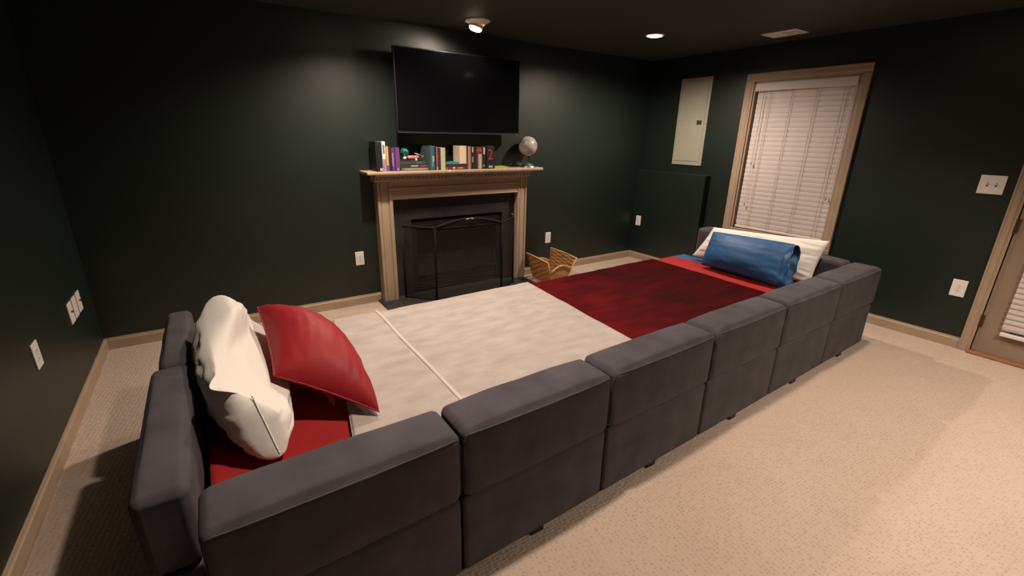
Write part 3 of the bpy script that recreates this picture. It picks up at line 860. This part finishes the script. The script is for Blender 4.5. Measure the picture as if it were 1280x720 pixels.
flush_light(2.205, -.965, 165, 'flush glowing ceiling light between the television and the electrical panel', 165, .7)
flush_light(-.15, -.80, 178, 'ceiling light left of the television, its glow at the top edge', 148, .9)
flush_light(-.50, -2.86, 135, 'ceiling light above the front sofa modules beside the grey blanket', 132, .8)
flush_light(2.25, -2.84, 85, 'ceiling light above the right end of the front sofa modules', 106, .7)
flush_light(1.7, -4.7, 230, 'ceiling light over the open carpet behind the camera', 128, .7)
flush_light(-.3, -4.9, 35, 'ceiling light over the open carpet behind the camera, nearer the left wall', 130, .7)

vt_ = thing('ceiling_vent', 'pale metal ceiling vent above the window', 'vent', (2.965, -1.69, CEIL))
bm = bmesh.new()
for (a, b, c, d) in ((-.105, .105, -.005, .145), (-.105, .105, -.145, -.122), (-.105, -.065, -.122, -.005), (.065, .105, -.122, -.005)):
    box(bm, a, b, c, d, -.007, -.0005, .002)
obj('flange', bm, M_VENT, vt_)
obj('duct', B(-.07, .07, -.125, .105, -.002, -.0006), M_SLOT, vt_)
l0 = None
for k in range(7):
    if l0 is None: l0 = obj('louvre', B(-.065, .065, -.0035, .0035, -.0055, -.002), M_VENT, vt_); lv = l0
    else: lv = l0.copy(); C.objects.link(lv); lv.parent = vt_
    lv.location = (0, -.112 + k * .0155, 0)

# ---------------------------------------------------------------- wicker basket
bk = thing('wicker_basket', 'honey brown wicker magazine basket with flared sides on the carpet by the fireplace', 'basket', (1.655, -.335, 0))
K0 = Vector((1.65, -.31, 0))
def woven(c, nu, nv, amp=.006, base=None):
    """over-under woven panel from four corners: near-bottom, far-bottom, far-top, near-top"""
    a, b, c_, d = [Vector(q) - K0 for q in c]
    nrm = (b - a).cross(d - a).normalized()
    bm = bmesh.new(); G = []
    NU, NV = nu * 4, nv * 4
    for i in range(NU + 1):
        row = []
        for j in range(NV + 1):
            u, v = i / NU, j / NV
            p = a.lerp(b, u).lerp(d.lerp(c_, u), v)
            cell = math.sin(u * nu * PI) * (1 if int(v * nv * .999) % 2 else -1)
            h = amp * cell * abs(math.sin(v * nv * PI)) ** .6
            row.append(bm.verts.new(p + nrm * h))
        G.append(row)
    for i in range(NU):
        for j in range(NV): bm.faces.new((G[i][j], G[i + 1][j], G[i + 1][j + 1], G[i][j + 1]))
    return bm
def cord(pts, r, m, parent, name='rim'):
    bm = bmesh.new(); tube(bm, [Vector(p) - K0 for p in pts], r, 8)
    return obj(name, bm, m, parent, True)
Lp = [(1.555, -.47, .008), (1.555, -.15, .008), (1.487, -.10, .295), (1.452, -.53, .285)]
Rp = [(1.725, -.46, .008), (1.745, -.15, .008), (1.828, -.10, .312), (1.845, -.51, .285)]
for Q in (Lp, Rp):
    pn = obj('side_panel', woven(Q, *((7, 11) if Q is Lp else (4, 17))), M_WICKER, bk, True)
    pn.modifiers.new('thickness', 'SOLIDIFY').thickness = .006
    cord([Q[0], Q[3], Vector(Q[3]).lerp(Vector(Q[2]), .5) + Vector((0, 0, .003)), Q[2], Q[1], Q[0]], .0075, M_WICKERL, pn)
for (yb, yt, x0b, x1b, x0t, x1t, zl, zp) in ((-.465, -.50, 1.56, 1.722, 1.512, 1.79,   .150, .222), (-.15, -.125, 1.558, 1.742, 1.51, 1.79, .15, .215)):
    bm = bmesh.new(); top = []
    N = 12
    for i in range(N + 1):
        t = i / N
        zt_ = zl + (zp - zl) * math.sin(PI * (t * .86 + .05))
        top.append(Vector((x0t + (x1t - x0t) * t, yt, zt_)))
        b0 = Vector((x0b + (x1b - x0b) * t, yb, .01))
        tube(bm, [b0 - K0, b0.lerp(top[-1], .80) - K0], .0055, 6)
    pn = obj('end_panel', bm, M_WICKERL, bk, True)
    bm = bmesh.new()
    for i in range(N):
        a, b = top[i], top[i + 1]
        a2 = Vector((x0b + (x1b - x0b) * i / N, yb, .01)).lerp(a, .74); b2 = Vector((x0b + (x1b - x0b) * (i + 1) / N, yb, .01)).lerp(b, .74)
        f = bm.faces.new([bm.verts.new(q - K0) for q in (a, b, b2, a2)])
    bd = obj('band', bm, M_WICKER, pn); bd.modifiers.new('thickness', 'SOLIDIFY').thickness = .008
    cord(top, .0095, M_WICKERL, pn)
obj('bottom', B(1.555 - K0.x, 1.74 - K0.x, -.465 - K0.y, -.15 - K0.y, .0005, .012), M_WICKER, bk)

# ---------------------------------------------------------------- books and ornaments on the mantel
BK = {}
def bcol(c, rough=.5):
    k = tuple(c)
    if k not in BK: BK[k] = mat('book_cover_%d' % len(BK), c, rough, var=.1, vscale=40)
    return BK[k]
def book(x0, x1, h, col, label, group, depth=.15, yf=-.185, z=MZ, marks=(), lean=0.0, fore=False):
    t = thing('book', label, 'book', ((x0 + x1) / 2, yf, z + .0005), 0, group)
    w = x1 - x0; c = .0022; m = bcol(col)
    bm = bmesh.new()
    box(bm, -w / 2, -w / 2 + c, 0, depth, 0, h); box(bm, w / 2 - c, w / 2, 0, depth, 0, h)
    if fore: box(bm, -w / 2, w / 2, depth - c, depth, 0, h)
    else: box(bm, -w / 2, w / 2, 0, c, 0, h, .0008)
    obj('cover', bm, m, t)
    ins = (0.004 if fore else c)
    obj('pages', B(-w / 2 + c, w / 2 - c, ins, depth - .004, .003, h - .003), M_PAPER, t)
    for (a, b, e, f, mc) in marks:   # fractions across and up the spine
        obj('spine_print', B(-w / 2 + a * w, -w / 2 + b * w, -.0009, .0004, e * h, f * h), bcol(mc), t)
    if lean: t.rotation_euler = (0, lean, 0)
    return t
def flat(x0, x1, z0, z1, col, label, group, yf=-.185, depth=.15, marks=()):
    t = thing('book', label, 'book', ((x0 + x1) / 2, yf, z0 + .0004), 0, group)
    w = x1 - x0; h = z1 - z0 - .0005; c = .0022; m = bcol(col)
    bm = bmesh.new(); box(bm, -w / 2, w / 2, 0, depth, 0, c); box(bm, -w / 2, w / 2, 0, depth, h - c, h); box(bm, -w / 2, w / 2, 0, c, 0, h, .0008)
    obj('cover', bm, m, t)
    obj('pages', B(-w / 2 + .003, w / 2 - .003, c, depth - .003, c, h - c), M_PAPER, t)
    for (a, b, e, f, mc) in marks: obj('spine_print', B(-w / 2 + a * w, -w / 2 + b * w, -.0009, .0004, e * h, f * h), bcol(mc), t)
    return t
GL, GM, GR = 'upright books at the left end of the mantel', 'upright books in the middle of the mantel', 'upright books right of the middle of the mantel'
book(-.098, -.045, .235, (.008, .008, .009), 'tall thick black book, leftmost on the mantel', GL, .16, -.20, marks=((.55, .95, .03, .12, (.45, .42, .38)),))
book(-.043, -.012, .238, (.62, .58, .58), 'tall white book beside the black one at the left end', GL, .15, -.19, marks=((0, 1, 0, .42, (.28, .2, .27)), (.25, .75, .60, .9, (.12, .14, .35))))
book(-.010, .012, .20, (.50, .30, .06), 'thin yellow book at the left end of the mantel', GL, .14, -.19, marks=((0, 1, 0, .25, (.1, .1, .2)),))
book(.014, .032, .198, (.03, .02, .03), 'thin very dark book between the yellow and purple ones', GL, .14, -.18)
book(.034, .068, .188, (.075, .03, .12), 'purple book just right of the thin dark one', GL, .14, -.19, marks=((.2, .55, .2, .8, (.25, .15, .32)),))
book(.070, .107, .190, (.125, .045, .165), 'brighter purple book, rightmost of the left end row', GL, .14, -.19, marks=((.3, .7, .05, .12, (.35, .25, .4)),))
zs = [MZ, MZ + .028, MZ + .053, MZ + .082]
GS = 'flat books stacked under the green glass ball'
flat(.120, .386, zs[0], zs[1], (.14, .12, .09), 'flat grey-brown book, bottom of the left stack on the mantel', GS, marks=((.1, .9, .3, .7, (.3, .26, .2)),))
flat(.115, .372, zs[1], zs[2], (.035, .032, .03), 'flat dark book with pale lettering, middle of the left stack', GS, marks=((.35, .6, .3, .7, (.4, .38, .34)), (.68, .95, .2, .8, (.22, .06, .05))))
flat(.114, .350, zs[2], zs[3], (.045, .055, .045), 'flat dark green book, topmost of the left stack', GS, marks=((.6, .8, .3, .7, (.05, .16, .12)),))
book(.364, .375, .203, (.055, .065, .072), 'thin slate grey book left of the wide teal one', GM, .19, -.198)
book(.3765, .420, .205, (.03, .105, .125), 'wide teal book in the middle of the mantel', GM, .19, -.20, marks=((.5, .62, .15, .6, (.25, .4, .4)), (.72, .85, .35, .6, (.4, .5, .48))))
book(.422, .438, .20, (.02, .02, .03), 'thin black book right of the teal one', GM, .15, -.19)
book(.439, .456, .20, (.30, .08, .11), 'thin pinkish red book in the middle of the mantel', GM, .15, -.19, marks=((.2, .8, .03, .14, (.4, .38, .34)),))
book(.457, .482, .188, (.03, .028, .028), 'dark book right of the thin pinkish red one', GM, .15, -.185)
book(.484, .530, .190, (.46, .44, .24), 'pale yellow-green book, rightmost of the middle row', GM, .14, -.185)
GF = 'flat books beneath the cream paperback'
flat(.545, .735, MZ, MZ + .030, (.13, .03, .02), 'flat dark red book, bottom of the right-hand flat pile', GF, marks=((.30, .42, .3, .8, (.6, .45, .38)), (.55, .85, .3, .7, (.35, .25, .18))))
flat(.545, .735, MZ + .030, MZ + .048, (.06, .025, .02), 'flat brown book in the middle of the right-hand flat pile', GF)
flat(.535, .665, MZ + .048, MZ + .068, (.05, .22, .28), 'flat pale blue book on top of the right-hand flat pile', GF, depth=.13)
book(.632 + .035, .742, .150, (.45, .33, .2), 'thick cream paperback with its page edges facing out on the flat pile', GF, .12, -.185, z=MZ + .048, fore=True) if False else None
book(.668, .742, .158, (.52, .42, .29), 'thick cream paperback with its page edges facing out on the flat pile', GF, .12, -.184, z=MZ + .0485, fore=True)
book(.744, .758, .205, (.13, .055, .04), 'thin dark brown book next to the cream paperback', GR, .15, -.185)
book(.759, .780, .202, (.42, .27, .19), 'thin tan book right of the brown one', GR, .15, -.187)
book(.781, .793, .198, (.25, .14, .11), 'thin dusty pink book right of the tan one', GR, .15, -.185)
book(.794, .818, .203, (.015, .014, .015), 'black book with white spine lettering right of the pink one', GR, .15, -.187, marks=((.3, .75, .74, .97, (.5, .48, .46)), (.35, .7, .3, .55, (.35, .34, .33))))
book(.819, .843, .198, (.02, .018, .02), 'plain black book in the right-hand row', GR, .15, -.185)
book(.844, .905, .198, (.11, .03, .025), 'dark red book with a beige spine panel in the right-hand row', GR, .15, -.188, marks=((.05, .95, .78, .93, (.33, .05, .045)), (.35, .95, .02, .68, (.47, .36, .27))))
book(.907, .948, .200, (.012, .012, .012), 'black book with a white spine label in the right-hand row', GR, .15, -.185, marks=((.35, .7, .66, .97, (.6, .57, .52)), (.3, .6, .1, .2, (.3, .29, .28))))
b2 = book(.950, 1.035, .208, (.012, .010, .010), 'thick black book with red curling print, rightmost of the upright books', GR, .15, -.19, marks=((.3, .8, .05, .14, (.4, .35, .33)),))
cv = bpy.data.curves.new('spine_numeral', 'FONT'); cv.body = '2'; cv.size = .15; cv.extrude = .0004; cv.align_x = 'CENTER'
tmp = bpy.data.objects.new('tmp', cv); C.objects.link(tmp)
me = bpy.data.meshes.new_from_object(tmp.evaluated_get(bpy.context.evaluated_depsgraph_get())); bpy.data.objects.remove(tmp)
me.materials.append(bcol((.40, .03, .035)))
nm_ = bpy.data.objects.new('spine_numeral', me); link(nm_, b2); nm_.rotation_euler = (PI / 2, 0, 0); nm_.location = (.0, -.001, .085); nm_.scale = (.75, .9, 1)

flat(1.045, 1.198, MZ, MZ + .017, (.42, .48, .06), 'thin lime green booklet lying flat between the books and the globe', None, yf=-.19, depth=.12)

# green glass ball on its stand
gl = thing('glass_ball', 'green glass ball on a small dark stand on top of the flat books', 'ornament', (.178, -.12, zs[3]))
M_GREENG = mat('green_glass', (.005, .075, .052), .08, coat=.6, spec=.8)
bm = bmesh.new(); bmesh.ops.create_uvsphere(bm, u_segments=28, v_segments=18, radius=.038, matrix=Matrix.Translation((0, 0, .068)))
obj('ball', bm, M_GREENG, gl, True)
obj('stand', lathe(bmesh.new(), [(.034, .0005), (.034, .008), (.024, .016), (.018, .026), (.024, .038)], n=24), mat('dark_green_stand', (.012, .03, .025), .4), gl, True)

ty = thing('toy_blaster', 'small salmon orange toy with a grey rod lying on the flat books', 'toy', (.24, -.15, zs[3] + .001))
M_SALMON = mat('salmon_plastic', (.50, .13, .085), .4)
bm = bmesh.new(); tube(bm, [(-.048, 0, .024), (-.044, 0, .026), (.03, 0, .026), (.046, 0, .028), (.052, 0, .028)], [.010, .0165, .0165, .013, .008], 14)
obj('barrel', bm, M_SALMON, ty, True)
obj('muzzle', lathe(bmesh.new(), [(.006, 0), (.011, .004), (.011, .02), (.006, .024)], Matrix.Translation((-.085, 0, .022)) @ Matrix.Rotation(PI / 2, 4, 'Y'), 12), M_PLATE, ty, True, label='pale end piece')
obj('barrel_neck', lathe(bmesh.new(), [(.006, 0), (.006, .02)], Matrix.Translation((-.064, 0, .023)) @ Matrix.Rotation(PI / 2, 4, 'Y'), 10), M_FOOT, ty, True)
obj('trigger', B(.018, .032, -.020, -.008, .0, .020, .003), M_PLATE, ty, label='white peg')
obj('handle', B(.046, .082, -.012, .012, .0, .03, .006, 2), mat('navy_plastic', (.02, .025, .05), .5), ty, label='dark navy end')
bm = bmesh.new(); tube(bm, [(.022, .004, .060), (.085, .004, .036)], .0048, 8); tube(bm, [(.085, .004, .036), (.10, .004, .03)], .0048, 8)
obj('rod', bm, mat('grey_plastic', (.30, .28, .27), .5), ty, True, label='grey rod')

gb_ = thing('desk_globe', 'pale silver desk globe on a short stand at the right end of the mantel', 'globe', (1.485, -.115, MZ))
def globe_mat():
    m = mat('pale_globe_map', (.33, .28, .25), .35, spec=.5)
    nt = m.node_tree; b = nt.nodes['Principled BSDF']
    tc = nt.nodes.new('ShaderNodeTexCoord'); n = nt.nodes.new('ShaderNodeTexNoise'); n.inputs['Scale'].default_value = 14; n.inputs['Detail'].default_value = 6
    r = nt.nodes.new('ShaderNodeValToRGB'); r.color_ramp.elements[0].position = .49; r.color_ramp.elements[1].position = .53
    r.color_ramp.elements[0].color = (.36, .31, .27, 1); r.color_ramp.elements[1].color = (.27, .23, .20, 1)
    nt.links.new(tc.outputs['Object'], n.inputs[0]); nt.links.new(n.outputs['Fac'], r.inputs[0]); nt.links.new(r.outputs[0], b.inputs['Base Color'])
    return m
bm = bmesh.new(); bmesh.ops.create_uvsphere(bm, u_segments=40, v_segments=24, radius=.094, matrix=Matrix.Translation((-.006, 0, .204)))
obj('sphere', bm, globe_mat(), gb_, True)
obj('base', lathe(bmesh.new(), [(.082, .0005), (.082, .006), (.066, .016), (.04, .03), (.016, .038), (.01, .045)], n=32), M_STEEL, gb_, True)
bm = bmesh.new(); tube(bm, [(0, 0, .04), (.006, 0, .06), (.012, 0, .085), (.004, 0, .112)], .006, 8)
ax = Vector((.39, 0, .92)); cc = Vector((-.006, 0, .204))
tube(bm, [cc - ax * .104, cc - ax * .088], .006, 8); tube(bm, [cc + ax * .088, cc + ax * .104], .006, 8)
obj('arm', bm, M_BLACKM, gb_, True)
